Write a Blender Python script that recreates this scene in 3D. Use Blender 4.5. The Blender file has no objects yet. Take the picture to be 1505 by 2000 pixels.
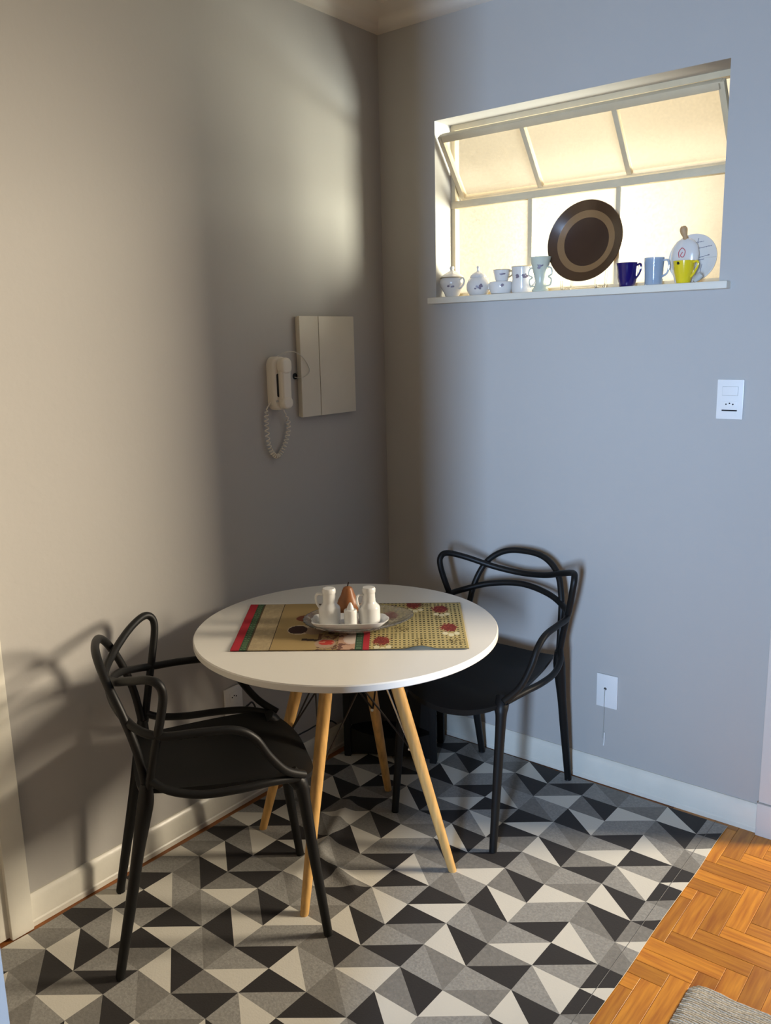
import bpy, bmesh, math, random
from math import sin, cos, pi, radians as rad
from mathutils import Vector, Matrix, noise as mnoise
random.seed(7)
C = bpy.context.scene.collection

# ------------------------------------------------------------ camera
CAM = Vector((2.0767, -2.636, 1.56))
def camera():
    yaw, pitch, roll, f = .6703, .2004, -.0230, 1658.06
    fwd = Vector((-sin(yaw)*cos(pitch), cos(yaw)*cos(pitch), -sin(pitch)))
    r = Vector((cos(yaw), sin(yaw), 0)); u = r.cross(fwd)
    r2 = cos(roll)*r + sin(roll)*u; u2 = -sin(roll)*r + cos(roll)*u
    cd = bpy.data.cameras.new('camera'); co = bpy.data.objects.new('camera', cd); C.objects.link(co)
    cd.sensor_fit = 'VERTICAL'; cd.sensor_height = 36; cd.lens = f/2000*36; cd.clip_start = .02
    m = Matrix((r2, u2, -fwd)).transposed().to_4x4(); m.translation = CAM; co.matrix_world = m
    bpy.context.scene.camera = co
camera()
# ------------------------------------------------------------ world, daylight, exposure
wd = bpy.data.worlds.new('world'); bpy.context.scene.world = wd; wd.use_nodes = True
wd.node_tree.nodes['Background'].inputs[0].default_value = (.95, .92, .86, 1)
wd.node_tree.nodes['Background'].inputs[1].default_value = .15
vs = bpy.context.scene.view_settings
vs.view_transform = 'Standard'; vs.look = 'None'; vs.gamma = 1; vs.use_curve_mapping = False; vs.exposure = -0.33
def area(name, loc, to, sx, sy, power, col, spread=180):
    l = bpy.data.lights.new(name, 'AREA'); l.shape = 'RECTANGLE'; l.size = sx; l.size_y = sy
    l.energy = power; l.color = col; l.spread = rad(spread)
    o = bpy.data.objects.new(name, l); C.objects.link(o); o.location = loc
    o.rotation_euler = (Vector(to)-Vector(loc)).to_track_quat('-Z', 'Y').to_euler()
    return o
# daylight from the window of the room behind the photographer (cool)
area('daylight_behind', (2.61, -5.1, 1.55), (.9, 0, 1.3), .34, 1.1, 56, (.46, .665, 1.0), 70)
# daylight from the window of the room beyond the doorway on the right (warm)
area('daylight_doorway', (3.55, 1.46, 1.85), (.1, -.9, 1.0), .75, 1.1, 92, (1.0, .86, .66), 90)
# daylight coming down the light well outside the frosted window
area('daylight_well', (1.30, .66, 1.66), (0, -.06, 1.92), .46, .8, 27, (.95, 1.0, .90), 85)
area('daylight_well_sky', (.2, 1.1, 4.6), (.3, 1.3, 0), 2.0, 1.2, 125, (1.0, .92, .76))



# ------------------------------------------------------------ materials
def mat(name, col, rough=.5, metal=0, spec=.5, trans=0, ior=1.45, bump=0, bscale=60, var=0, vscale=3, coat=0, sub=0, stretch=None):
    m = bpy.data.materials.new(name); m.use_nodes = True
    nt = m.node_tree; b = nt.nodes['Principled BSDF']
    b.inputs['Base Color'].default_value = (*col, 1); b.inputs['Roughness'].default_value = rough
    b.inputs['Metallic'].default_value = metal; b.inputs['Specular IOR Level'].default_value = spec
    b.inputs['Transmission Weight'].default_value = trans; b.inputs['IOR'].default_value = ior
    b.inputs['Coat Weight'].default_value = coat
    def tex(scale, detail=4):
        tc = nt.nodes.new('ShaderNodeTexCoord'); mp = nt.nodes.new('ShaderNodeMapping')
        if stretch: mp.inputs['Scale'].default_value = stretch
        n = nt.nodes.new('ShaderNodeTexNoise'); n.inputs['Scale'].default_value = scale; n.inputs['Detail'].default_value = detail
        nt.links.new(tc.outputs['Object'], mp.inputs[0]); nt.links.new(mp.outputs[0], n.inputs['Vector']); return n
    if bump:
        n = tex(bscale); bp = nt.nodes.new('ShaderNodeBump'); bp.inputs['Strength'].default_value = bump; bp.inputs['Distance'].default_value = .004
        nt.links.new(n.outputs['Fac'], bp.inputs['Height']); nt.links.new(bp.outputs[0], b.inputs['Normal'])
    if var:
        n = tex(vscale); r = nt.nodes.new('ShaderNodeValToRGB')
        r.color_ramp.elements[0].position = .3; r.color_ramp.elements[1].position = .7
        r.color_ramp.elements[0].color = (*[c*(1-var) for c in col], 1); r.color_ramp.elements[1].color = (*[min(1, c*(1+var)) for c in col], 1)
        nt.links.new(n.outputs['Fac'], r.inputs[0]); nt.links.new(r.outputs[0], b.inputs['Base Color'])
    return m
def attr_mat(name, rough=.8, bump=0, bscale=300):
    m = mat(name, (1, 1, 1), rough, bump=bump, bscale=bscale); nt = m.node_tree
    a = nt.nodes.new('ShaderNodeAttribute'); a.attribute_name = 'print'
    nt.links.new(a.outputs['Color'], nt.nodes['Principled BSDF'].inputs['Base Color']); return m
M = {}
M['wall'] = mat('wall_paint', (.45, .43, .40), .6, spec=.3, bump=.12, bscale=45, var=.02, vscale=1.5)
M['ceil'] = mat('ceiling_paint', (.72, .67, .59), .8, bump=.1, bscale=30)
M['trim'] = mat('gloss_trim_paint', (.72, .69, .60), .28, bump=.25, bscale=18, var=.05, vscale=9)
M['sill'] = mat('sill_paint', (.70, .65, .54), .45, bump=.2, bscale=40)
M['winpaint'] = mat('window_paint', (.60, .50, .33), .4, bump=.3, bscale=60, var=.06, vscale=14)
M['white'] = mat('white_laminate', (.80, .77, .70), .35)
M['plastic'] = mat('white_plastic', (.80, .79, .76), .3)
M['cream'] = mat('cream_plastic', (.76, .70, .59), .3)
M['panel'] = mat('painted_panel', (.68, .62, .50), .4, bump=.15, bscale=25, var=.03, vscale=8)
M['black'] = mat('black_plastic', (.008, .0078, .0075), .46, spec=.32)
M['blackcloth'] = mat('black_case', (.008, .008, .008), .7)
M['metal'] = mat('chrome', (.75, .74, .72), .2, metal=1)
M['rod'] = mat('dark_rod', (.03, .025, .022), .35, metal=.6)
M['dark'] = mat('dark_hole', (.006, .006, .007), .6)
M['leg'] = mat('beech', (.62, .36, .12), .4, var=.22, vscale=5, stretch=(14, 14, 1.2), bump=.05, bscale=30)
M['endgrain'] = mat('beech_foot', (.55, .33, .13), .55)
M['porc'] = mat('porcelain', (.80, .80, .78), .15, coat=.4)
M['china'] = mat('floral_china', (.66, .62, .57), .18, coat=.3)
M['porcedge'] = mat('porcelain_gilt', (.35, .27, .15), .3)
M['flower'] = mat('flower_print', (.18, .14, .17), .4)
M['green'] = mat('pale_green_glaze', (.54, .56, .45), .25)
M['brown'] = mat('brown_glaze', (.06, .028, .012), .22, coat=.5)
M['tan'] = mat('tan_glaze', (.22, .12, .05), .25, coat=.5)
M['choc'] = mat('chocolate_glaze', (.038, .017, .010), .3, coat=.4)
M['blue'] = mat('cobalt_glaze', (.012, .006, .09), .12, coat=.5)
M['blueglass'] = mat('pale_blue_glass', (.45, .55, .68), .1, trans=.45)
M['yellow'] = mat('yellow_glaze', (.76, .58, .02), .18, coat=.4)
M['peb'] = mat('grey_pebble', (.45, .45, .41), .5)
M['woodclip'] = mat('light_wood', (.45, .28, .14), .6)
M['pear'] = mat('wood_pear', (.34, .13, .045), .38, var=.25, vscale=12)
M['stem'] = mat('dark_stem', (.03, .015, .01), .7)
M['glass'] = mat('cut_glass', (.95, .95, .93), .06, trans=.92, ior=1.48, bump=.8, bscale=55)
M['acrylic'] = mat('clear_acrylic', (.95, .95, .93), .05, trans=.95)
M['pink'] = mat('pink_print', (.55, .12, .13), .5)
M['wellwall'] = mat('cream_render', (.84, .79, .68), .9)
M['lowbounce'] = mat('low_bounce_brown', (.17, .13, .10), .8)  # dark brown put on unseen walls to cut bounce and warm the ambient light
M['rW'] = mat('rug_ivory', (.66, .63, .55), .85, bump=.15, bscale=200)
M['rB'] = mat('rug_black', (.030, .027, .026), .7, bump=.15, bscale=200)
M['rL'] = mat('rug_grey', (.30, .29, .265), .85, bump=.3, bscale=180, var=.16, vscale=160)
M['rD'] = mat('rug_dark_grey', (.215, .205, .185), .85, bump=.3, bscale=180, var=.12, vscale=120)
M['rE'] = mat('rug_backing', (.75, .70, .58), .9)
M['mat'] = mat('woven_mat', (.60, .53, .41), .95, var=.35, vscale=260)
M['cable'] = mat('black_cable', (.01, .01, .01), .5)
M['wire'] = mat('white_wire', (.62, .58, .50), .45)
M['bluetrim'] = mat('white_jamb', (.66, .62, .57), .4)
def wood(name):
    m = bpy.data.materials.new(name); m.use_nodes = True; nt = m.node_tree; b = nt.nodes['Principled BSDF']
    N = nt.nodes.new; L = nt.links.new
    tc = N('ShaderNodeTexCoord'); oi = N('ShaderNodeObjectInfo'); mp = N('ShaderNodeMapping'); mp.inputs['Scale'].default_value = (7, 90, 20)
    ad = N('ShaderNodeVectorMath'); ad.operation = 'ADD'; sc = N('ShaderNodeVectorMath'); sc.operation = 'SCALE'; sc.inputs[3].default_value = 37
    cb = N('ShaderNodeCombineXYZ'); L(oi.outputs['Random'], cb.inputs[0]); L(oi.outputs['Random'], cb.inputs[1])
    L(cb.outputs[0], sc.inputs[0]); L(tc.outputs['Object'], mp.inputs[0]); L(mp.outputs[0], ad.inputs[0]); L(sc.outputs[0], ad.inputs[1])
    n = N('ShaderNodeTexNoise'); n.inputs['Scale'].default_value = 1; n.inputs['Detail'].default_value = 5; L(ad.outputs[0], n.inputs['Vector'])
    r = N('ShaderNodeValToRGB'); e = r.color_ramp.elements
    e[0].position = .25; e[0].color = (.33, .10, .008, 1); e[1].position = .75; e[1].color = (.62, .26, .022, 1); L(n.outputs['Fac'], r.inputs[0])
    h = N('ShaderNodeHueSaturation'); v = N('ShaderNodeMapRange'); v.inputs[3].default_value = .86; v.inputs[4].default_value = 1.32
    L(oi.outputs['Random'], v.inputs[0]); L(v.outputs[0], h.inputs['Value']); L(r.outputs[0], h.inputs['Color']); L(h.outputs[0], b.inputs['Base Color'])
    b.inputs['Roughness'].default_value = .33; b.inputs['Coat Weight'].default_value = .1; b.inputs['Coat Roughness'].default_value = .3
    return m
M['wood'] = wood('parquet')
M['woodslab'] = mat('parquet_slab', (.30, .105, .025), .45, var=.3, vscale=14)
def pane_mat():
    m = bpy.data.materials.new('frosted_glass'); m.use_nodes = True; nt = m.node_tree
    nt.nodes.remove(nt.nodes['Principled BSDF']); out = nt.nodes['Material Output']; N = nt.nodes.new; L = nt.links.new
    tr = N('ShaderNodeBsdfTransparent'); tr.inputs[0].default_value = (1, .97, .92, 1)
    tl = N('ShaderNodeBsdfTranslucent'); tl.inputs[0].default_value = (1, .93, .80, 1)
    n = N('ShaderNodeTexNoise'); n.inputs['Scale'].default_value = 120; tc = N('ShaderNodeTexCoord'); L(tc.outputs['Object'], n.inputs['Vector'])
    mr = N('ShaderNodeMapRange'); mr.inputs[3].default_value = .06; mr.inputs[4].default_value = .20; L(n.outputs['Fac'], mr.inputs[0])
    mx = N('ShaderNodeMixShader'); L(mr.outputs[0], mx.inputs[0]); L(tr.outputs[0], mx.inputs[1]); L(tl.outputs[0], mx.inputs[2])
    gl = N('ShaderNodeBsdfGlossy'); gl.inputs['Roughness'].default_value = .15; m2 = N('ShaderNodeMixShader'); m2.inputs[0].default_value = .04
    L(mx.outputs[0], m2.inputs[1]); L(gl.outputs[0], m2.inputs[2]); L(m2.outputs[0], out.inputs[0]); return m
M['pane'] = pane_mat()

# ------------------------------------------------------------ geometry helpers
def obj(name, bm, m, parent=None, smooth=True, angle=35):
    me = bpy.data.meshes.new(name); bmesh.ops.recalc_face_normals(bm, faces=bm.faces); bm.to_mesh(me); bm.free()
    for mm in (m if isinstance(m, (list, tuple)) else [m]): me.materials.append(M[mm])
    if smooth:
        me.shade_smooth(); me.set_sharp_from_angle(angle=rad(angle))
    o = bpy.data.objects.new(name, me); C.objects.link(o)
    if parent: o.parent = parent
    return o
def empty(name, loc=(0, 0, 0), rz=0):
    o = bpy.data.objects.new(name, None); C.objects.link(o); o.location = loc; o.rotation_euler = (0, 0, rz); o.empty_display_size = .05
    return o
def tag(o, label, cat, group=None):
    o['label'] = label; o['category'] = cat
    if group: o['group'] = group
    return o
def struct(o, label=None):
    o['kind'] = 'structure'
    if label: o['label'] = label
    return o
def box(bm, x0, x1, y0, y1, z0, z1, bev=0, mi=0):
    vs = [bm.verts.new((x, y, z)) for x in (x0, x1) for y in (y0, y1) for z in (z0, z1)]
    fs = [bm.faces.new([vs[i] for i in f]) for f in ((0, 1, 3, 2), (4, 6, 7, 5), (0, 4, 5, 1), (2, 3, 7, 6), (0, 2, 6, 4), (1, 5, 7, 3))]
    for f in fs: f.material_index = mi
    if bev:
        es = list({e for f in fs for e in f.edges}); r = bmesh.ops.bevel(bm, geom=es, offset=bev, segments=2, profile=.6, affect='EDGES')
        for f in r['faces']: f.material_index = mi
    return fs
def B(*a, **k):
    bm = bmesh.new(); box(bm, *a, **k); return bm
def spline(pts, n=8, closed=False):
    P = [tuple(p) for p in pts]; out = []; N = len(P)
    for i in range(N if closed else N-1):
        g = (lambda k: P[k % N]) if closed else (lambda k: P[min(max(k, 0), N-1)])
        a, b, c, d = g(i-1), g(i), g(i+1), g(i+2)
        for s in range(n):
            t = s/n
            out.append(tuple(.5*(2*b[k]+(c[k]-a[k])*t+(2*a[k]-5*b[k]+4*c[k]-d[k])*t*t+(3*b[k]-a[k]-3*c[k]+d[k])*t**3) for k in range(len(b))))
    if not closed: out.append(P[-1])
    return out
def sweep(bm, pts, r=None, sides=10, n=8, closed=False, smooth=True, mi=0):
    """tube along pts; points may carry their own radius as a 4th value"""
    if r is not None: pts = [(*p[:3], r) for p in pts]
    P = spline(pts, n, closed) if smooth else [tuple(p) for p in pts]
    V = [Vector(p[:3]) for p in P]; N = len(V); rings = []
    t0 = (V[1]-V[0]).normalized(); nrm = t0.orthogonal().normalized()
    for i in range(N):
        t = ((V[(i+1) % N]-V[i-1]) if closed else (V[min(i+1, N-1)]-V[max(i-1, 0)])).normalized()
        nrm = (nrm-t*nrm.dot(t)).normalized(); bn = t.cross(nrm)
        rings.append([bm.verts.new(V[i]+(nrm*cos(2*pi*k/sides)+bn*sin(2*pi*k/sides))*P[i][3]) for k in range(sides)])
    fs = []
    for i in range(N if closed else N-1):
        a, b = rings[i], rings[(i+1) % N]
        for k in range(sides): fs.append(bm.faces.new((a[k], a[(k+1) % sides], b[(k+1) % sides], b[k])))
    if not closed:
        fs.append(bm.faces.new(rings[0][::-1])); fs.append(bm.faces.new(rings[-1]))
    for f in fs: f.material_index = mi
def lathe(bm, prof, seg=32, c=(0, 0, 0), mis=None, sx=1, sy=1):
    """profile of (r, z); r=0 closes the ends"""
    rings = []
    for r, z in prof:
        if r < 1e-6: rings.append([bm.verts.new((c[0], c[1], c[2]+z))])
        else: rings.append([bm.verts.new((c[0]+sx*r*cos(2*pi*k/seg), c[1]+sy*r*sin(2*pi*k/seg), c[2]+z)) for k in range(seg)])
    for i in range(len(prof)-1):
        a, b = rings[i], rings[i+1]
        for k in range(seg):
            q = (k+1) % seg
            vs = [a[0]] if len(a) == 1 else [a[k], a[q]]
            vs += [b[0]] if len(b) == 1 else [b[q], b[k]]
            if len(vs) > 2:
                f = bm.faces.new(vs); f.material_index = mis[i] if mis else 0
def L(prof, **k):
    bm = bmesh.new(); lathe(bm, prof, **k); return bm
def S(pts, r=None, **k):
    bm = bmesh.new(); sweep(bm, pts, r, **k); return bm
def copy_tree(o, parent=None):
    c = o.copy(); C.objects.link(c); c.parent = parent
    for ch in list(o.children): copy_tree(ch, c)
    return c

# ------------------------------------------------------------ the setting
Z1 = 2.715
# floor: slab with the parquet blocks laid on it
fl = struct(obj('floor', B(-.2, 4.3, -5.4, 2.4, -.12, -.0015), 'woodslab', smooth=False), 'orange varnished herringbone parquet floor')
PW = .0525; GAP = .0009
def block(lx, ly):
    bm = B(-lx/2+GAP/2, lx/2-GAP/2, -ly/2+GAP/2, ly/2-GAP/2, -.004, 0)
    bmesh.ops.bevel(bm, geom=[e for e in bm.edges if all(v.co.z > -.001 for v in e.verts)], offset=.0008, segments=1, affect='EDGES'); return bm
pm = None
X0, Y0 = 1.2595, .010
for i in range(-6, 26):
    for j in range(-40, 1):
        t = (i-j) % 8
        if t == 0: cx, cy, rz, hx, hy = X0+PW*(i+2), Y0+PW*(j+.5), 0, 2*PW, PW/2
        elif t == 7: cx, cy, rz, hx, hy = X0+PW*(i+.5), Y0+PW*(j+2), pi/2, PW/2, 2*PW
        else: continue
        if not (1.27 < cx < 2.42 and -1.95 < cy < .11): continue
        if pm is None:
            o = obj('plank', block(4*PW, PW), 'wood', fl, smooth=False); pm = o.data
        else:
            o = bpy.data.objects.new('plank', pm); C.objects.link(o); o.parent = fl
        o.location = (cx, cy, 0); o.rotation_euler = (0, 0, rz)
bm = bmesh.new(); box(bm, -.2, 4.3, -5.4, .15, 2.715, Z1+.1); box(bm, 1.5, 4.3, .15, 2.4, 2.715, Z1+.1)
struct(obj('ceiling', bm, 'ceil', smooth=False))
struct(obj('wall_left', B(-.15, 0, -5.4, .15, 0, Z1), 'wall', smooth=False), 'grey painted wall carrying the intercom')
WX0, WX1, WZ0, WZ1, DX = .247, 1.257, 1.69, 2.31, 1.50
bm = bmesh.new()
box(bm, 0, WX0, 0, .15, 0, Z1); box(bm, WX1, DX, 0, .15, 0, Z1); box(bm, WX0, WX1, 0, .15, 0, WZ0); box(bm, WX0, WX1, 0, .15, WZ1, Z1)
box(bm, DX, 2.6, 0, .15, 2.15, Z1); box(bm, 2.6, 4.2, 0, .15, 0, Z1)
struct(obj('wall_right', bm, 'wall', smooth=False), 'grey painted wall around the high frosted window')
struct(obj('wall_far', B(4.2, 4.3, -5.4, 2.4, 0, Z1), 'lowbounce', smooth=False))  # unseen walls, colour darkened to lower the bounce light in the corner
struct(obj('wall_back', B(0, 4.2, -5.4, -5.3, 0, Z1), 'lowbounce', smooth=False))
struct(obj('wall_beyond', B(1.5, 4.2, 2.3, 2.4, 0, Z1), 'lowbounce', smooth=False))
struct(obj('wall_well', B(1.45, 1.55, .15, 2.4, 0, Z1+2), 'wellwall', smooth=False))
struct(obj('wall_outside', B(-4.2, 1.45, 2.1, 2.2, -1, Z1+2.5), 'wellwall', smooth=False), 'cream rendered wall of the light well outside the window')
# the wall end beside the photographer
struct(obj('wall_partition', B(0, 1.362, -2.44, -2.322, 0, Z1), 'bluetrim', smooth=False), 'white jamb at the lower left edge')
# crown moulding
prof = [(0, -.075), (.012, -.07), (.022, -.05), (.038, -.03), (.062, -.016), (.085, -.012), (.09, 0), (0, 0)]
def crown(name, pts):
    bm = bmesh.new(); rows = []
    for (bx, by), (dx, dy) in pts:
        rows.append([bm.verts.new((bx+dx*d, by+dy*d, 2.715+z)) for d, z in prof])
    for a, b in zip(rows, rows[1:]):
        for k in range(len(prof)): q = (k+1) % len(prof); bm.faces.new((a[k], a[q], b[q], b[k]))
    bm.faces.new(rows[0]); bm.faces.new(rows[-1][::-1])
    return struct(obj(name, bm, 'ceil', angle=50))
crown('trim_1', [((0, -5.3), (1, 0)), ((0, 0), (1, -1)), ((4.2, 0), (0, -1))])
# baseboards
def baseboard(name, a, b, axis):
    bm = bmesh.new(); pr = [(0, 0), (.017, 0), (.017, .014), (.014, .018), (.014, .072), (.009, .086), (.004, .092), (0, .092)]
    rows = [[bm.verts.new((d, s, z) if axis == 'L' else (s, -d, z)) for d, z in pr] for s in (a, b)]
    for k in range(len(pr)): q = (k+1) % len(pr); bm.faces.new((rows[0][k], rows[0][q], rows[1][q], rows[1][k]))
    bm.faces.new(rows[0]); bm.faces.new(rows[1])
    return struct(obj(name, bm, 'trim', angle=25))
baseboard('baseboard_left', -1.637, 0, 'L'); baseboard('baseboard_right', .017, 1.468, 'R')
# door on the left wall (only its architrave shows) and doorway trim on the right
d1 = struct(obj('door_1', B(0, .012, -2.10, -1.70, .005, 2.08), 'trim', smooth=False), 'cream painted door at the left edge')
obj('door_frame', B(0, .026, -1.70, -1.637, 0, 2.14, bev=.004), 'trim', d1)
tr = struct(obj('trim_2', B(1.47, 1.56, -.024, .17, .112, 2.15, bev=.004), 'bluetrim'), 'white architrave of the doorway at the right edge')
obj('plinth_block', B(1.468, 1.565, -.03, .17, 0, .110, bev=.003), 'bluetrim', tr)

# ------------------------------------------------------------ window
win = struct(empty('window_1', (.752, .115, 1.72)), 'high steel window with frosted panes, upper sash tilted open')
def wobj(n, bm, m, par=win, **k):
    o = obj(n, bm, m, par, **k)
    if par is win: o.matrix_parent_inverse = Matrix.Translation(-win.location)
    return o
YF = .118
fr = bmesh.new()
box(fr, WX0, WX0+.016, YF-.014, YF+.014, 1.705, 2.31); box(fr, WX1-.016, WX1, YF-.014, YF+.014, 1.705, 2.31)
box(fr, WX0, WX1, YF-.014, YF+.014, 1.705, 1.722); box(fr, WX0, WX1, YF-.016, YF+.014, 2.292, 2.31)
wobj('window_frame', fr, 'winpaint', smooth=False)
wobj('transom', B(WX0, WX1, YF-.018, YF+.012, 2.024, 2.049, bev=.003), 'winpaint')
for x in (.572, .892): wobj('mullion', B(x-.0085, x+.0085, YF-.014, YF+.012, 1.72, 2.026, bev=.002), 'winpaint')
xs = [WX0+.014, .572, .892, WX1-.014]
for k in range(3): wobj('pane', B(xs[k]+.004, xs[k+1]-.004, YF+.0, YF+.004, 1.715, 2.03), 'pane', smooth=False)
# tilted upper sash: top leans into the room
ang = math.atan2(.155, .20); sl = .253
sash = empty('sash', (0, 0, 0)); sash.parent = win; sash.matrix_parent_inverse = Matrix.Translation(-win.location)
sash.location = (.755, .152, 2.058); sash.rotation_euler = (ang, 0, 0)
def sobj(n, *a, m='winpaint', **k): return obj(n, B(*a, **k), m, sash)
hw = .480
sobj('top_rail', -hw, hw, -.012, .012, sl-.024, sl, bev=.002)
sobj('bottom_rail', -hw, hw, -.012, .014, -.006, .014, bev=.002)
for s in (-1, 1): sobj('stile', s*hw-.009, s*hw+.009, -.012, .012, 0, sl-.002, bev=.002)
for x in (-.163, .157): sobj('mullion', x-.0085, x+.0085, -.010, .010, .008, sl-.016, bev=.002)
sx = [-hw, -.163, .157, hw]
for k in range(3): obj('pane', B(sx[k]+.006, sx[k+1]-.006, -.002, .002, .006, sl-.014), 'pane', sash, smooth=False)
o = wobj('window_sill', B(.232, 1.290, -.036, .16, 1.683, 1.705, bev=.003), 'sill')
SZ = 1.7052

# ------------------------------------------------------------ rug
def rug():
    gx, gy, s, sv, ga = .3935, -1.3598, .131, .10249, -.0089
    W_, G_, D_, K_ = 0, 1, 2, 3
    # 4 x 5 repeat read off the print: (diagonal, first colour, second colour)
    # V: left | right of the diagonal, H: far / near side
    T = {
     2: {-13: ('V', W_, K_), -12: ('V', D_, K_), -11: ('V', W_, G_), -10: ('H', K_, G_), -9: ('V', G_, W_)},
     1: {-12: ('H', W_, G_), -11: ('H', G_, K_), -10: ('H', G_, W_), -9: ('H', D_, K_), -8: ('H', G_, D_)},
     0: {-9: ('V', W_, K_), -8: ('V', G_, D_), -7: ('V', D_, K_), -6: ('V', K_, W_), -5: ('V', G_, D_)},
     3: {-7: ('H', D_, W_), -6: ('V', D_, G_), -5: ('H', K_, W_), -4: ('H', K_, D_), -3: ('H', G_, K_)}}
    T = {c: {j % 5: v for j, v in d.items()} for c, d in T.items()}
    n = 10; bm = bmesh.new(); cache = {}
    def wr(x, y):
        z = 0
        for (ax, ay, bx, by, h, w) in ((.30, -.62, .42, -.90, .016, .022), (.42, -.90, .52, -1.04, .010, .018), (.42, -.92, .62, -.985, .012, .016), (.47, -1.10, .40, -.90, .006, .03), (.33, -.60, .50, -.62, .006, .03)):
            dx, dy = bx-ax, by-ay; l2 = dx*dx+dy*dy; t = max(0, min(1, ((x-ax)*dx+(y-ay)*dy)/l2))
            d2 = (x-ax-t*dx)**2+(y-ay-t*dy)**2; z += h*math.exp(-d2/w/w)*(.35+.65*sin(pi*(.15+.7*t)))
        e = max(0, x-1.25); z += .0015*(1+mnoise.noise((x*5, y*5, 0)))*(1+6*e)
        el = max(0, .12-x); z += el*.03*(1+mnoise.noise((0, y*9, 3)))
        # keep flat beneath the feet
        return z
    def vert(I, J):
        k = (I, J)
        if k not in cache:
            i, j = I/n, J/n; x = gx+cos(ga)*i*s-sin(ga)*(-j*sv); y = gy+sin(ga)*i*s+cos(ga)*(-j*sv)
            x2 = x
            if I == 75: x2 += .004*mnoise.noise((y*4, 0, 0))
            cache[k] = bm.verts.new((x2, y, .0022+wr(x, y)))
        return cache[k]
    I0, I1, J0, J1 = -27, 75, -130, 70
    for I in range(I0, I1):
        for J in range(J0, J1):
            ci, cj = I//n, J//n; a, b = I-ci*n, J-cj*n; dg, c1, c2 = T[ci % 4][cj % 5]
            v00, v10, v11, v01 = vert(I, J), vert(I+1, J), vert(I+1, J+1), vert(I, J+1)
            if dg == 'V':
                if a == b: fs = [((v00, v10, v11), c2), ((v00, v11, v01), c1)]
                else: fs = [((v00, v10, v11, v01), c2 if a > b else c1)]
            else:
                if a+b == n-1: fs = [((v00, v10, v01), c1), ((v10, v11, v01), c2)]
                else: fs = [((v00, v10, v11, v01), c1 if a+b < n-1 else c2)]
            for f, c in fs: bm.faces.new(f).material_index = c
    # thin edge
    def skirt(line):
        lo = [bm.verts.new((v.co.x, v.co.y, max(.0002, v.co.z-.0022))) for v in line]
        for k in range(len(line)-1): bm.faces.new((line[k], line[k+1], lo[k+1], lo[k])).material_index = 4
    skirt([vert(I1, J) for J in range(J0, J1+1)]); skirt([vert(I0, J) for J in range(J0, J1+1)])
    skirt([vert(I, J0) for I in range(I0, I1+1)]); skirt([vert(I, J1) for I in range(I0, I1+1)])
    o = obj('rug', bm, ['rW', 'rL', 'rD', 'rB', 'rE'], angle=60)
    st = obj('hem_stitch', S([(1.347, -.03-.02*k, .0030+wr(1.347, -.03-.02*k)) for k in range(100)], .0007, sides=5, n=1), 'rD', o)
    return o
rg = rug(); tag(rg, 'thin rug printed with black, grey and ivory triangles under the table', 'rug')

# ------------------------------------------------------------ grey woven mat, lower right
def woven_mat():
    bm = bmesh.new(); x0, x1, y1, y0, r = 1.524, 2.25, -.777, -1.30, .030
    ny = 300; rows = []
    for k in range(ny+1):
        y = y1-(y1-y0)*k/ny; d = min(y1-y, y-y0); ins = r-math.sqrt(max(0, r*r-(r-d)**2)) if d < r else 0
        z = .006+.0036*abs(sin(pi*(y1-y)/.0068))
        if k in (0, ny): z = .003
        row = []
        for q in range(41):
            x = (x0+ins)+(x1-x0-2*ins)*q/40
            row.append(bm.verts.new((x, y+.002*sin(q*.9), z+(.0012 if (q+int((y1-y)/.0068)) % 3 == 0 else 0)-(.004 if q in (0, 40) else 0))))
        rows.append(row)
    for a, b in zip(rows, rows[1:]):
        for q in range(40): bm.faces.new((a[q], a[q+1], b[q+1], b[q]))
    es = [e for e in bm.edges if e.is_boundary]; r_ = bmesh.ops.extrude_edge_only(bm, edges=es)
    for v in [g for g in r_['geom'] if isinstance(g, bmesh.types.BMVert)]: v.co.z = .0003
    return obj('doormat', bm, 'mat', angle=80)
tag(woven_mat(), 'grey beige ribbed woven mat with rounded corner on the parquet', 'mat')

# ------------------------------------------------------------ table
TC = (.488, -.830); TH = .730; TR = .446
tb = tag(empty('dining_table', (*TC, 0)), 'round white dining table on four splayed beech legs', 'table')
obj('tabletop', L([(0, .0), (TR-.004, 0), (TR, .003), (TR, .018), (TR-.003, .021), (0, .021)], seg=128, c=(0, 0, TH-.021)), 'white', tb)
feet = [(.804, -.750), (.585, -1.157), (.183, -.928), (.366, -.499)]
tops, bolts = [], []
for fx, fy in feet:
    dx, dy = fx-TC[0], fy-TC[1]; l = math.hypot(dx, dy); ux, uy = dx/l, dy/l
    top = Vector((ux*.115, uy*.115, TH-.022)); ft = Vector((dx, dy, .006))
    lg = obj('leg', S([(*top, .0185), (*top.lerp(ft, .3), .0185), (*top.lerp(ft, .7), .0155), (*top.lerp(ft, .985), .0125), (*ft, .0105)], sides=20, n=5), 'leg', tb)
    tops.append(top+Vector((0, 0, -.012))); p = top.lerp(ft, .48); bolts.append(p)
    inn = p-Vector((ux, uy, 0))*.024
    bl = obj('bolt', S([(*(p-Vector((ux, uy, 0))*.014), .0055), (*inn, .0055)], sides=10, smooth=False), 'metal', lg)
for k in range(4):
    for d in (1, -1):
        a, b = bolts[k], tops[(k+d) % 4]; u = Vector((a.x, a.y, 0)).normalized()
        obj('brace_rod', S([tuple(a-u*.016), tuple(b+Vector((0, 0, .006)))], .0028, sides=8, smooth=False), 'rod' if not (k == 0 and d == -1) else 'metal', tb)
obj('mounting_plate', B(-.09, .09, -.09, .09, TH-.030, TH-.0215), 'rod', tb, smooth=False)

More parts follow.
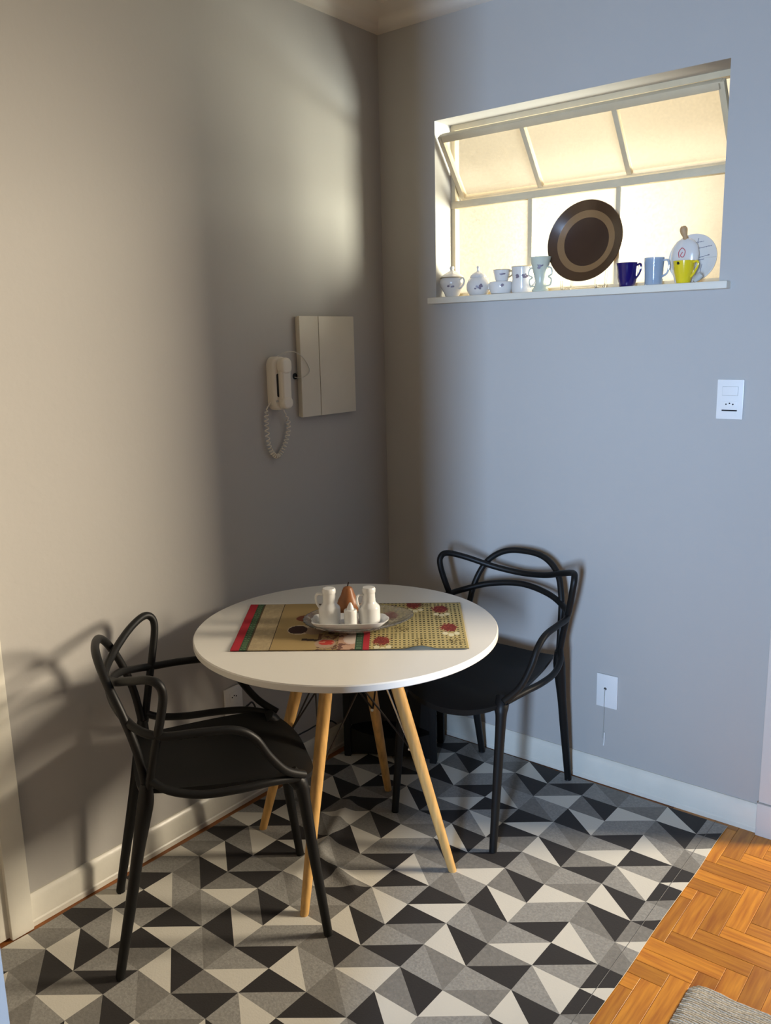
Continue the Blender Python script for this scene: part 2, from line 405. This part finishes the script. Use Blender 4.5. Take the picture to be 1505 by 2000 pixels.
# ------------------------------------------------------------ chairs (local: x right, y forward)
def chair(name, loc, rz, label):
    t = tag(empty(name, (*loc, .004), rz), label, 'chair', 'black armchairs at the round table')
    return t
def chair_parts(t):
    # seat shell
    bm = bmesh.new(); nu, nv = 24, 26; top, bot = [], []
    for v in range(nv+1):
        tv = v/nv; rt, rb = [], []
        for u in range(nu+1):
            q = -1+2*u/nu; aq = abs(q)
            w = .158+.044*math.sin(min(1, tv*1.15)*pi/2)
            f0 = -.196+.012*aq**2; f1 = .268-.055*aq**3.2
            y = f0+(f1-f0)*tv; x = q*w*(1-.05*max(0, tv-.85)/.15)
            z = .458+.030*aq**2.2-.028*max(0, (tv-.72)/.28)**2*(1-.35*aq)+.026*max(0, (.28-tv)/.28)**2*(1-.8*aq**2)
            rt.append(bm.verts.new((x, y, z))); rb.append(bm.verts.new((x*.985, y*.99, z-.020+.006*aq**3)))
        top.append(rt); bot.append(rb)
    for g, fl_ in ((top, 0), (bot, 1)):
        for v in range(nv):
            for u in range(nu): bm.faces.new((g[v][u], g[v][u+1], g[v+1][u+1], g[v+1][u]))
    per = [(0, u) for u in range(nu)]+[(v, nu) for v in range(nv)]+[(nv, u) for u in range(nu, 0, -1)]+[(v, 0) for v in range(nv, 0, -1)]
    for k in range(len(per)):
        a, b = per[k], per[(k+1) % len(per)]
        bm.faces.new((top[a[0]][a[1]], top[b[0]][b[1]], bot[b[0]][b[1]], bot[a[0]][a[1]]))
    obj('seat', bm, 'black', t, angle=50)
    for s in (1, -1):
        obj('leg', S([(s*.176, .185, .478, .022), (s*.183, .207, .450, .0215), (s*.187, .216, .415, .0165), (s*.188, .235, .25, .0142), (s*.190, .262, .03, .0122), (s*.190, .2655, .002, .012)], sides=14), 'black', t)
    for s in (1, -1):
        obj('leg', S([(s*.185, -.166, .52, .0135), (s*.185, -.170, .475, .020), (s*.184, -.180, .425, .019), (s*.183, -.200, .33, .0152), (s*.182, -.222, .22, .0145), (s*.180, -.262, .03, .0124), (s*.180, -.2655, .002, .012)], sides=14), 'black', t)
    def loop(name, half, r):
        full = [(x, y, z) for (y, x, z) in half]+[(-x, y, z) for (y, x, z) in half[::-1][1:]]
        obj(name, S(full, r, sides=12, n=7), 'black', t)
    loop('tall_back_arch', [(-.166, .185, .50), (-.180, .182, .60), (-.205, .171, .69), (-.235, .140, .765), (-.255, .080, .808), (-.262, 0, .818)], .0106)
    loop('wide_back_loop', [(-.160, .190, .51), (-.143, .212, .60), (-.124, .240, .69), (-.112, .257, .762), (-.119, .258, .794), (-.142, .243, .803), (-.182, .190, .786), (-.225, .100, .755), (-.245, 0, .742)], .0106)
    loop('arm_loop', [(.218, .196, .478), (.168, .223, .512), (.126, .237, .566), (.092, .243, .622), (.045, .245, .650), (-.04, .243, .656), (-.12, .234, .656), (-.178, .197, .668), (-.220, .115, .692), (-.238, 0, .705)], .0106)
    for s in (1, -1):
        obj('side_rail', S([(s*.192, -.160, .535), (s*.216, -.115, .507), (s*.232, -.04, .491), (s*.234, .05, .489), (s*.222, .13, .487), (s*.198, .205, .474)], .0105, sides=12), 'black', t)
ch1 = chair('armchair', (.386, -1.288), rad(55.16-90), 'black plastic armchair in front of the intercom wall, back nearest the left')
chair_parts(ch1)
ch2 = copy_tree(ch1); ch2.location = (.663, -.333, .004); ch2.rotation_euler = (0, 0, pi)
ch2['label'] = 'black plastic armchair backed against the window wall, partly behind the round table'

# ------------------------------------------------------------ table runner (printed cloth)
def painted(name, nx, ny, pos, colf, m, thick=.0):
    vs = [pos(i/nx, j/ny) for j in range(ny+1) for i in range(nx+1)]
    fs = [(j*(nx+1)+i, j*(nx+1)+i+1, (j+1)*(nx+1)+i+1, (j+1)*(nx+1)+i) for j in range(ny) for i in range(nx)]
    me = bpy.data.meshes.new(name); me.from_pydata(vs, [], fs); me.materials.append(M[m])
    ca = me.color_attributes.new('print', 'FLOAT_COLOR', 'CORNER'); buf = []
    for j in range(ny):
        for i in range(nx):
            c = colf((i+.5)/nx, (j+.5)/ny); buf += [*c, 1]*4
    ca.data.foreach_set('color', buf); me.shade_smooth()
    o = bpy.data.objects.new(name, me); C.objects.link(o); return o
M['cloth'] = attr_mat('printed_cloth', .85, bump=.2, bscale=500)
RC = [Vector((.103, -.854)), Vector((.647, -.461)), Vector((.892, -.790)), Vector((.364, -1.176))]  # far-left, far-right, near-right, near-left
def rpos(u, v):
    a = RC[0].lerp(RC[1], u); b = RC[3].lerp(RC[2], u); p = a.lerp(b, v)
    h = .0016+.0008*(1+mnoise.noise((p.x*14, p.y*14, 1)))
    h += .010*math.exp(-((u-.80)/.05)**2)*max(0, (v-.93)/.07)
    return (p.x, p.y, TH+h)
random.seed(11)
flowers = [(.67, .33), (.90, .16), (.635, .84), (.93, .58), (.78, .05)]
greens = [(.72, .60), (.80, .85), (.90, .36), (.95, .86), (.62, .55), (.83, .03)]
def rcol(u, v):
    nz = mnoise.noise((u*40, v*26, 2)); n2 = mnoise.noise((u*120, v*80, 5))
    if u < .036: return (.40, .012, .025)
    if u < .068:
        c = (.022, .055, .022); k = (v*24) % 1
        if abs(math.hypot((u-.052)/.011, (k-.5)/.36)-.75) < .28: c = (.09, .16, .07)
        return c
    if u < .073: return (.09, .05, .02)
    if u < .162:
        b = .36+.10*max(0, nz)+.06*n2; return (b*1.06, b*.82, b*.46)
    if u < .167: return (.05, .03, .015)
    if .525 <= u < .556:
        c = (.022, .06, .03); k = (v*20) % 1
        if abs(math.hypot((u-.54)/.011, (k-.5)/.36)-.75) < .28: c = (.10, .17, .09)
        return c
    if .556 <= u < .582: return (.40, .012, .025)
    if u < .525:
        c = (.36, .25, .10)
        du, dv = u, v
        def el(cu, cv, ru, rv): return ((du-cu)/ru)**2+((dv-cv)/rv)**2
        if u > .36 and v > .60-1.2*(u-.36) and n2+nz*.8 > -.1: c = (.12, .055, .03) if nz > .05 else (.24, .15, .09)
        if u > .45 and v > .55: c = (.50, .30, .20) if nz > -.1 else (.16, .07, .05)
        if el(.285, .35, .045, .07) < 1: c = (.18, .045, .015)
        if el(.27, .60, .055, .10) < 1: c = (.50, .40, .27)
        if el(.262, .60, .043, .085) < 1: c = (.035, .012, .008)
        if el(.335, .62, .045, .08) < 1 and c != (.035, .012, .008): c = (.30, .20, .13)
        if abs(v-(.80+.35*(u-.30))) < .02 and .29 < u < .42: c = (.05, .03, .02)
        if el(.395, .88, .045, .085) < 1: c = (.38, .26, .18)
        if el(.400, .86, .035, .055) < 1: c = (.42, .03, .02) if nz > -.2 else (.50, .16, .10)
        if el(.505, .80, .034, .10) < 1: c = (.62, .48, .42)
        if el(.505, .80, .028, .08) < 1: c = (.66, .55, .48)
        if v < .05 and u > .32: c = (.06, .04, .02)
        return c
    # gingham
    a, b = int(u*110) % 2, int(v*46) % 2
    c = (.47, .38, .16) if (a or b) else (.065, .05, .012)
    if a and b: c = (.44, .34, .13)
    for fu, fv in flowers:
        e = math.hypot((u-fu)/.036, (v-fv)/.085)
        if e < 1+.5*n2: c = (.17, .014, .008) if mnoise.noise((u*150, v*90, 9)) > -.25 else (.30, .05, .02)
        for k in range(3):
            if math.hypot((u-fu+.02-.025*k)/.012, (v-fv-.12-.03*(k % 2))/.032) < 1: c = (.66, .60, .38)
    for gu, gv in greens:
        if math.hypot((u-gu)/.035, (v-gv)/.06) < 1 and mnoise.noise((u*130, v*70, 4)) > .12: c = (.12, .085, .02)
    if v > .985 or v < .012: c = (.09, .07, .03)
    return c
rn = painted('table_runner', 300, 100, rpos, rcol, 'cloth')
md = rn.modifiers.new('thick', 'SOLIDIFY'); md.thickness = .0012; md.offset = -1
tag(rn, 'printed kitchen cloth with red stripes and gingham half on the table', 'table runner')

# ------------------------------------------------------------ things on the table
ZT = TH+.004
# cut glass dish
def glass_dish():
    bm = bmesh.new(); seg = 72; A, Bq = .160, .125
    def ring(k, z, jag=0):
        out = []
        for s in range(seg):
            a = 2*pi*s/seg; rr = k*(1+(.02*jag if s % 2 else 0)); px = A*cos(a)*rr; py = Bq*sin(a)*rr*(1-.22*(cos(a)) if cos(a) > 0 else 1)
            out.append(bm.verts.new((px, py, z)))
        return out
    R = [ring(.50, 0), ring(.55, .0), ring(.78, .009), ring(1.0, .024, 1), ring(1.01, .028, 1), ring(.965, .028, 1), ring(.74, .013), ring(.52, .0055)]
    bm.faces.new(R[0][::-1]); bm.faces.new(R[-1])
    for a, b in zip(R, R[1:]):
        for s in range(seg): q = (s+1) % seg; bm.faces.new((a[s], a[q], b[q], b[s]))
    o = obj('glass_dish', bm, 'glass', angle=20); o.location = (.524, -.816, ZT+.0008); o.rotation_euler = (0, 0, rad(47)); return o
tag(glass_dish(), 'oval cut glass dish under the white tray', 'dish')
ZD = ZT+.0068
AX = rad(36)
def on_axis(a, b):
    return (.540+cos(AX)*a-sin(AX)*b, -.874+sin(AX)*a+cos(AX)*b)
def tray():
    bm = bmesh.new(); out = [(-.085, -.048), (-.108, -.012), (-.108, .012), (-.085, .048), (.075, .048), (.105, .022), (.112, 0), (.105, -.022), (.075, -.048)]
    pts = [(p[0], p[1]) for p in spline([(*p, 0) for p in out], 5, True)]
    def ring(k, z, dx=0): return [bm.verts.new((x*k+dx, y*k, z)) for x, y in pts]
    R = [ring(.80, 0), ring(.86, .002), ring(1.0, .016), ring(1.01, .019), ring(.97, .0195), ring(.86, .0065), ring(.80, .005)]
    bm.faces.new(R[0][::-1]); bm.faces.new(R[-1])
    for a, b in zip(R, R[1:]):
        for s in range(len(pts)): q = (s+1) % len(pts); bm.faces.new((a[s], a[q], b[q], b[s]))
    o = obj('cruet_tray', bm, 'porc', angle=60); x, y = on_axis(0, 0); o.location = (x, y, ZD+.015); o.rotation_euler = (0, 0, AX); return o
tag(tray(), 'white porcelain boat-shaped tray holding the cruets', 'tray')
ZC = ZD+.0205
def cruet(a, b, rz, label):
    x, y = on_axis(a, b); t = tag(empty('cruet', (x, y, ZC), rz), label, 'cruet', 'white cruets on the tray')
    obj('body', L([(0, 0), (.028, 0), (.0315, .003), (.0315, .044), (.0295, .050), (.0215, .058), (.0188, .064), (.0178, .088), (.0182, .090), (.014, .090), (0, .090)], seg=28), 'porc', t)
    obj('stopper', L([(0, .0895), (.0188, .0895), (.0196, .092), (.0196, .101), (.017, .105), (0, .1062)], seg=28), 'porc', t)
    obj('handle', S([(.016, 0, .084), (.031, 0, .087), (.038, 0, .080), (.037, 0, .062), (.0290, 0, .046)], .0038, sides=8), 'porc', t)
    return t
vd = math.atan2(CAM.y+.85, CAM.x-.52)   # towards the camera
cruet(-.058, .002, vd-rad(100), 'white porcelain cruet with handle nearest the red striped end')
cruet(.056, .008, vd-rad(65), 'white porcelain cruet with handle beside the clear end of the dish')
x, y = on_axis(.004, -.018); sk = tag(empty('salt_shaker', (x, y, ZC)), 'small white shaker between the two cruets', 'shaker')
obj('body', L([(0, 0), (.0175, 0), (.019, .002), (.019, .044), (.017, .047), (0, .048)], seg=24), 'porc', sk)
obj('cap', L([(0, .0475), (.0105, .0475), (.0085, .056), (.005, .063), (.003, .067), (0, .068)], seg=24), 'porc', sk)
x, y = on_axis(-.012, .092); pr = tag(empty('wooden_pear', (x, y, ZD+.0155)), 'brown wooden pear with stem behind the cruets', 'ornament')
obj('body', L([(0, 0), (.018, .002), (.030, .014), (.034, .030), (.030, .046), (.021, .062), (.0165, .076), (.013, .084), (.006, .088), (0, .089)], seg=32), 'pear', pr)
obj('stem', S([(0, 0, .087), (.001, .001, .094), (.003, .002, .101)], .0018, sides=8), 'stem', pr)

# ------------------------------------------------------------ left wall fittings
pb = tag(empty('breaker_panel', (0, -.345, 1.30)), 'cream painted breaker box cover with two leaves on the left wall', 'electrical panel')
def lb(n, y0, y1, z0, z1, x0, x1, par, m, bev=.002):
    o = obj(n, B(x0, x1, y0-par.location.y, y1-par.location.y, z0-par.location.z, z1-par.location.z, bev=bev), m, par); return o
lb('frame', -.490, -.208, 1.303, 1.643, .0005, .010, pb, 'panel', .001)
lb('door', -.492, -.3975, 1.301, 1.645, .0105, .022, pb, 'panel')
d = lb('door', -.3945, -.206, 1.301, 1.645, .0105, .022, pb, 'panel')
ic = tag(empty('intercom', (0, -.58, 1.335)), 'cream wall intercom handset with coiled cord beside the breaker box', 'intercom')
def rounded(x0, x1, y0, y1, z0, z1, r, bev=.006):
    bm = bmesh.new(); rows = []
    for x, d in ((x0, 0), (x1-bev, 0), (x1-bev*.62, bev*.07), (x1-bev*.29, bev*.29), (x1-bev*.07, bev*.62), (x1, bev)):
        row = []; q = max(r-d, .001)
        for cy, cz, a0 in ((y1-r, z1-r, 0), (y0+r, z1-r, 90), (y0+r, z0+r, 180), (y1-r, z0+r, 270)):
            for k in range(7): a = rad(a0+15*k); row.append(bm.verts.new((x, cy+q*cos(a), cz+q*sin(a))))
        rows.append(row)
    bm.faces.new(rows[0][::-1]); bm.faces.new(rows[-1])
    for a, b in zip(rows, rows[1:]):
        for k in range(len(a)): q = (k+1) % len(a); bm.faces.new((a[k], a[q], b[q], b[k]))
    return bm
obj('base', rounded(.0005, .034, -.056, .014, .0, .178, .028, .010), 'cream', ic)
hs = obj('handset', rounded(.034, .054, -.036, .008, .008, .172, .018, .009), 'cream', ic)
obj('earpiece', rounded(.030, .057, -.039, .011, .120, .174, .020, .009), 'cream', hs)
obj('mouthpiece', rounded(.030, .057, -.039, .011, .004, .046, .020, .009), 'cream', hs)
obj('finger_groove', rounded(.0335, .0352, -.044, -.030, .045, .122, .006, .0008), 'dark', ic)
cbn = obj('call_button', L([(0, 0), (.004, 0), (.004, .003), (0, .003)], seg=14, c=(-.0, -.0, 0)), 'peb', ic)
cbn.location = (.0345, -.046, .032); cbn.rotation_euler = (0, pi/2, 0)
path = spline([(.016, -.058, .028), (.012, -.074, .004), (.012, -.078, -.045), (.012, -.074, -.105), (.013, -.058, -.142), (.013, -.036, -.155), (.013, -.012, -.138), (.013, .012, -.10), (.013, .024, -.05), (.016, .002, -.003), (.02, -.006, .004)], 60)
cw = []; NP = len(path)
for i, p in enumerate(path):
    a = Vector(path[max(i-1, 0)]); b = Vector(path[min(i+1, NP-1)]); t = (b-a).normalized(); n1 = Vector((1, 0, 0)); n2 = t.cross(n1).normalized()
    fr_ = i/NP; turns = 36; k = .0066*min(1, max(0, (fr_-.08)*20))*min(1, max(0, (.88-fr_)*14))
    q = Vector(p)+(n1*cos(2*pi*turns*fr_)+n2*sin(2*pi*turns*fr_))*k; cw.append(tuple(q))
obj('coiled_cord', S(cw, .0019, sides=6, smooth=False), 'cream', ic)
wl = S([(.012, -.02, .176), (.020, .005, .188), (.024, .050, .192), (.026, .092, .174), (.026, .122, .138), (.026, .122, .118), (.025, .100, .106), (.008, .078, .104), (.003, .074, .106)], .0014, sides=6)
obj('loose_wire', wl, 'wire', ic)
jh = tag(obj('cable_hole', L([(0, 0), (.011, 0), (.011, .0015), (0, .0015)], seg=14), 'dark'), 'small dark cable hole between intercom and breaker box', 'wall hole')
jh.location = (.0002, -.502, 1.443); jh.rotation_euler = (0, pi/2, 0)
def outlet_left():
    t = tag(empty('wall_outlet', (0, -.868, .372)), 'white double wall outlet low on the left wall', 'outlet')
    obj('plate', B(.0005, .009, -.038, .038, -.060, .060, bev=.003), 'plastic', t)
    for z in (.026, -.020):
        ins = obj('socket', B(.009, .0105, -.018, .018, z-.016, z+.016, bev=.0006), 'plastic', t)
        for k, (dy, dz) in enumerate(((-.009, 0), (0, .004), (.009, 0))):
            h = obj('pin_hole', L([(0, 0), (.0026, 0), (.0026, .0004), (0, .0004)], seg=10), 'dark', ins)
            h.location = (.0104, dy, z+dz); h.rotation_euler = (0, pi/2, 0)
outlet_left()
cb = tag(obj('power_cable', S([(.012, -.868, .352), (.035, -.866, .352), (.055, -.850, .372), (.045, -.815, .362), (.030, -.76, .25), (.028, -.66, .165), (.03, -.56, .155), (.035, -.48, .16), (.04, -.43, .15), (.045, -.405, .13)], .003, sides=8), 'cable'), 'thin black power cable running from the left outlet to the corner', 'cable')

# ------------------------------------------------------------ right wall fittings
sw = tag(empty('light_switch', (1.309, 0, 1.362)), 'white light switch and socket plate right of the window', 'switch')
obj('plate', B(-.0385, .0385, -.008, -.0005, -.059, .059, bev=.003), 'plastic', sw)
obj('rocker_gap', B(-.0228, .0228, -.0084, -.0078, .0112, .0388), 'peb', sw, smooth=False)
obj('rocker', B(-.022, .022, -.0105, -.008, .012, .038, bev=.0008), 'plastic', sw)
so = obj('socket', B(-.022, .022, -.0095, -.008, -.030, -.006, bev=.0006), 'plastic', sw)
for dx, dz in ((-.010, 0), (0, .003), (.010, 0)):
    h = obj('pin_hole', L([(0, 0), (.0022, 0), (.0022, .0004), (0, .0004)], seg=10), 'dark', so); h.location = (dx, -.0094, -.014+dz); h.rotation_euler = (pi/2, 0, 0)
obj('slot', B(-.022, .022, -.0088, -.0078, -.0345, -.0305), 'dark', sw, smooth=False)
cp = tag(empty('cable_outlet', (.953, 0, .347)), 'white blank plate with a cable hole low on the window wall', 'outlet')
obj('plate', B(-.038, .038, -.007, -.0005, -.060, .060, bev=.002), 'plastic', cp)
h = obj('cable_hole', L([(0, 0), (.005, 0), (.005, .0005), (0, .0005)], seg=14), 'dark', cp); h.location = (-.006, -.0069, .008); h.rotation_euler = (pi/2, 0, 0)
obj('cable', S([(-.006, -.007, .008), (-.006, -.011, .002), (-.007, -.009, -.03), (-.008, -.009, -.09), (-.010, -.006, -.150), (-.012, -.005, -.178)], .0014, sides=6), 'peb', cp)
obj('cable_end', S([(-.005, -.005, -.155), (-.005, -.005, -.185), (-.007, -.005, -.205)], .0022, sides=8), 'plastic', cp)

# ------------------------------------------------------------ black low case in the corner
bk = tag(empty('storage_stool', (.195, -.235, .004), rad(25)), 'low black stool with open sides in the corner under the table', 'stool')
for sx_ in (-1, 1):
    for sy_ in (-1, 1):
        obj('post', B(sx_*.165-.013, sx_*.165+.013, sy_*.085-.013, sy_*.085+.013, 0, .285, bev=.004), 'blackcloth', bk)
nn = 16
def arched(z0, z1, dip0, dip1, y0, y1):
    bm = bmesh.new(); g = []
    for k in range(nn+1):
        x = -.155+.31*k/nn; q = 1-(x/.155)**2
        g.append([bm.verts.new((x, y, z)) for y in (y0, y1) for z in (z0+dip0*q, z1+dip1*q)])
    for a, b in zip(g, g[1:]):
        for i, j in ((0, 1), (1, 3), (3, 2), (2, 0)): bm.faces.new((a[i], a[j], b[j], b[i]))
    bm.faces.new(g[0]); bm.faces.new(g[-1]); return bm
obj('lower_bin', arched(.012, .112, 0, -.030, -.085, .085), 'blackcloth', bk)
obj('apron', arched(.125, .245, .03, 0, -.092, -.078), 'blackcloth', bk)
obj('apron', arched(.125, .245, .03, 0, .078, .092), 'blackcloth', bk)
obj('seat_pad', B(-.182, .182, -.102, .102, .245, .30, bev=.015), 'blackcloth', bk)

# ------------------------------------------------------------ things on the window sill
def thing(name, x, y, label, cat, group=None, rz=0):
    return tag(empty(name, (x, y, SZ), rz), label, cat, group)
def decal(parent, r, z, az, w=.010, h=.007, m='flower', n=5):
    """small printed sprig lying on a round body"""
    bm = bmesh.new(); random.seed(int(az*100)+int(z*1000))
    for k in range(n):
        a = az+random.uniform(-w, w)/r; zz = z+random.uniform(-h, h); s = random.uniform(.0035, .0062)
        vs = []
        for q in range(8):
            b = 2*pi*q/8; aa = a+s*cos(b)/r; vs.append(bm.verts.new(((r+.0005)*cos(aa), (r+.0005)*sin(aa), zz+.7*s*sin(b))))
        bm.faces.new(vs)
    return obj('flower_print', bm, m, parent, smooth=False)
FACE = math.atan2(-2.7, 1.4)
G1 = 'white floral china on the sill'
# sugar bowl
t = thing('sugar_bowl', .297, .030, 'white floral sugar bowl with lid and two handles at the sill end', 'sugar bowl', G1, rad(-14))
obj('body', L([(0, 0), (.022, 0), (.025, .004), (.031, .018), (.041, .036), (.045, .050), (.043, .062), (.039, .068), (.035, .068), (0, .064)], seg=30), 'china', t)
lid = obj('lid', L([(.0, .066), (.042, .068), (.043, .071), (.036, .078), (.020, .088), (.009, .093), (.006, .097), (.009, .103), (.007, .109), (0, .111)], seg=30), 'china', t)
obj('gilt_band', L([(.0432, .0675), (.0442, .0690), (.0432, .0705)], seg=30), 'porcedge', lid)
for s in (-1, 1):
    obj('handle', S([(s*.040, 0, .060), (s*.056, 0, .066), (s*.064, 0, .054), (s*.056, 0, .038), (s*.038, 0, .028)], .0032, sides=8), 'china', t)
decal(t, .0425, .042, FACE+.25)
# lidded jar
t = thing('lidded_jar', .407, .032, 'round white floral jar with knobbed lid, second from the sill end', 'jar', G1)
obj('body', L([(0, 0), (.027, 0), (.034, .006), (.042, .024), (.042, .038), (.035, .056), (.028, .064), (0, .063)], seg=30), 'china', t)
lid = obj('lid', L([(0, .0635), (.030, .0635), (.030, .067), (.024, .076), (.010, .083), (.005, .086), (.004, .092), (.006, .098), (.004, .103), (0, .104)], seg=30), 'china', t)
decal(t, .0425, .030, FACE+.1, .016, .009, n=8)
# cup stacked on a bigger cup
t = thing('creamer', .500, .034, 'squat white floral cup under the small cup', 'cup', G1)
obj('body', L([(0, 0), (.030, 0), (.036, .004), (.042, .020), (.043, .038), (.040, .043), (.033, .045), (0, .045)], seg=30), 'china', t)
obj('handle', S([(-.040, 0, .036), (-.052, 0, .037), (-.050, 0, .024), (-.041, 0, .018)], .0028, sides=8), 'china', t)
decal(t, .0430, .030, FACE+.1, .004, .003, n=4)
t = tag(empty('espresso_cup', (.503, .034, SZ+.0453)), 'small white floral cup with gilt rim stacked on the squat cup', 'cup', G1)
obj('body', L([(0, 0), (.020, 0), (.023, .004), (.029, .030), (.030, .038), (.028, .038), (.026, .030), (.020, .006), (0, .005)], seg=28), 'china', t)
obj('gilt_rim', L([(.0300, .0372), (.0306, .0384), (.0296, .0392), (.0280, .0384)], seg=28), 'porcedge', t)
obj('handle', S([(.028, 0, .032), (.040, 0, .032), (.041, 0, .020), (.026, 0, .012)], .0026, sides=8), 'porcedge', t)
decal(t, .0275, .022, FACE+.15, .006, .005, n=5)
# mug
t = thing('mug', .576, .048, 'tall white floral mug beside the green two-handled vase', 'mug', G1, rad(-8))
obj('body', L([(0, 0), (.031, 0), (.035, .005), (.037, .022), (.034, .050), (.036, .080), (.0375, .090), (.0355, .090), (.033, .060), (.032, .010), (0, .008)], seg=30), 'china', t)
obj('gilt_rim', L([(.0373, .0890), (.0382, .0902), (.0372, .0912), (.0355, .0902)], seg=30), 'porcedge', t)
obj('handle', S([(.035, 0, .082), (.055, 0, .084), (.062, 0, .066), (.055, 0, .036), (.036, 0, .020)], .0035, sides=8), 'china', t)
decal(t, .0350, .052, FACE-.35, .004, .012, n=6); decal(t, .0350, .058, FACE+.25, .014, .005, n=7)
# green vase
t = thing('vase', .672, -.002, 'small pale green vase with two loop handles left of the brown plate', 'vase')
obj('body', L([(0, 0), (.026, 0), (.028, .005), (.020, .018), (.016, .030), (.022, .056), (.030, .090), (.034, .106), (.036, .112), (.034, .112), (.028, .092), (.018, .050), (0, .030)], seg=30), 'green', t)
for s in (-1, 1):
    obj('handle', S([(s*.025, 0, .080), (s*.040, 0, .074), (s*.042, 0, .056), (s*.030, 0, .048), (s*.040, 0, .040), (s*.037, 0, .022), (s*.018, 0, .018)], .0026, sides=8), 'green', t)
decal(t, .0285, .082, FACE, .008, .007, n=8)
# brown plate on a clear stand
pl = tag(empty('plate_display', (.812, .046, SZ+.1525), 0), 'large brown plate with tan ring standing against the window', 'plate')
pl.name = 'display_plate'
bm = L([(0, 0), (.078, .001), (.080, .002), (.098, .006), (.100, .007), (.126, .017), (.1295, .0185), (.131, .0165), (.100, .001), (.080, -.005), (.06, -.006), (0, -.006)], seg=64, mis=[0, 1, 1, 1, 2, 2, 2, 2, 2, 2, 2])
o = obj('plate_body', bm, ['choc', 'tan', 'brown'], pl, angle=50)
pl.rotation_euler = (rad(90-10), 0, 0)
st = thing('plate_stand', .812, .030, 'clear acrylic stand holding the brown plate', 'plate stand')
for s in (-1, 1):
    obj('foot', S([(s*.060, .045, .060), (s*.060, .032, .006), (s*.060, -.012, .006), (s*.060, -.034, .006), (s*.060, -.036, .030)], .0045, sides=8), 'acrylic', st)
obj('crossbar', S([(-.060, .020, .006), (.060, .020, .006)], .0045, sides=8, smooth=False), 'acrylic', st)
# cups
def cup(name, x, y, prof, m, handle, label, cat, rz=0, hr=.0034):
    t = thing(name, x, y, label, cat, None, rz)
    obj('body', L(prof, seg=36), m, t); obj('handle', S(handle, hr, sides=8), m, t); return t
cup('blue_cup', .962, .030, [(0, 0), (.022, 0), (.025, .004), (.0255, .010), (.031, .030), (.034, .060), (.0365, .074), (.035, .0745), (.031, .050), (.024, .012), (0, .010)], 'blue', [(.034, 0, .066), (.046, 0, .068), (.048, 0, .054), (.040, 0, .036), (.030, 0, .026)], 'cobalt blue cup on the sill right of the brown plate', 'cup', rad(-10))
cup('glass_mug', 1.048, .030, [(0, 0), (.026, 0), (.027, .004), (.028, .040), (.0305, .084), (.0285, .084), (.026, .040), (.025, .008), (0, .007)], 'blueglass', [(.029, 0, .074), (.044, 0, .074), (.050, 0, .058), (.044, 0, .036), (.027, 0, .026)], 'pale blue glass mug between the blue cup and yellow cup', 'mug', rad(-8), .0032)
yc = cup('yellow_cup', 1.150, .004, [(0, 0), (.018, 0), (.020, .003), (.022, .010), (.029, .036), (.032, .066), (.030, .066), (.027, .038), (.018, .008), (0, .007)], 'yellow', [(.030, 0, .060), (.043, 0, .062), (.046, 0, .052), (.036, 0, .032), (.024, 0, .018)], 'yellow cup on the sill in front of the white plate', 'cup', rad(-12))
decal(yc, .0315, .058, FACE-.55, .002, .003, m='dark', n=4)
# white plate with printed lines
M['platep'] = attr_mat('printed_plate', .25)
PR = .074
def plate_lines():
    lines = [((-.06, .02), (.055, .035)), ((.012, .06), (.010, -.02)), ((-.045, .035), (-.048, -.03)), ((-.048, -.03), (-.01, -.03)), ((.012, .0), (.05, .008)), ((.018, -.006), (.035, -.004)), ((-.02, .045), (.03, .05)), ((.03, -.02), (.025, -.05))]
    def pos(u, v):
        r = PR*v; a = 2*pi*u; return (r*cos(a), r*sin(a), .004*max(0, (v-.62)/.38)**1.5)
    def col(u, v):
        x, y = PR*v*cos(2*pi*u), PR*v*sin(2*pi*u)
        for (ax, ay), (bx, by) in lines:
            dx, dy = bx-ax, by-ay; t = max(0, min(1, ((x-ax)*dx+(y-ay)*dy)/(dx*dx+dy*dy)))
            if math.hypot(x-ax-t*dx, y-ay-t*dy) < .0011: return (.22, .21, .24)
        return (.66, .62, .56)
    o = painted('white_plate', 160, 48, pos, col, 'platep')
    md = o.modifiers.new('thick', 'SOLIDIFY'); md.thickness = .003; md.offset = -1
    o.location = (1.150, .079, SZ+.0765); o.rotation_euler = (rad(90-9), 0, 0); return o
tag(plate_lines(), 'white plate with thin printed lines propped at the right of the window', 'plate')
mr = thing('flask', 1.137, .046, 'round white flask with pink drawing and wooden stopper before the plate', 'flask')
obj('body', L([(0, 0), (.024, 0), (.030, .010), (.040, .060), (.0425, .088), (.038, .112), (.026, .128), (.012, .134), (0, .134)], seg=36, sy=.40), 'china', mr)
obj('stopper', S([(0, 0, .130, .0085), (-.003, 0, .142, .0075), (-.006, 0, .152, .0105), (-.008, 0, .163, .0115), (-.009, 0, .171, .007)], sides=12), 'woodclip', mr)
obj('pink_drawing', S([(-.012, -.0172, .078), (-.014, -.0170, .094), (-.004, -.0176, .106), (.006, -.0178, .096), (.001, -.0180, .080), (-.008, -.0178, .084), (-.002, -.0180, .094)], .0013, sides=6), 'pink', mr)
bm = L([(0, -.012), (.007, -.010), (.0105, 0), (.009, .010), (0, .013)], seg=20, sy=.7); bmesh.ops.scale(bm, vec=(1, 1, 1.35), verts=bm.verts)
o = tag(obj('pebble', bm, 'peb'), 'small pale grey oval pebble beside the yellow cup', 'pebble'); o.location = (1.198, -.012, SZ+.0142); o.rotation_euler = (0, rad(48), 0)
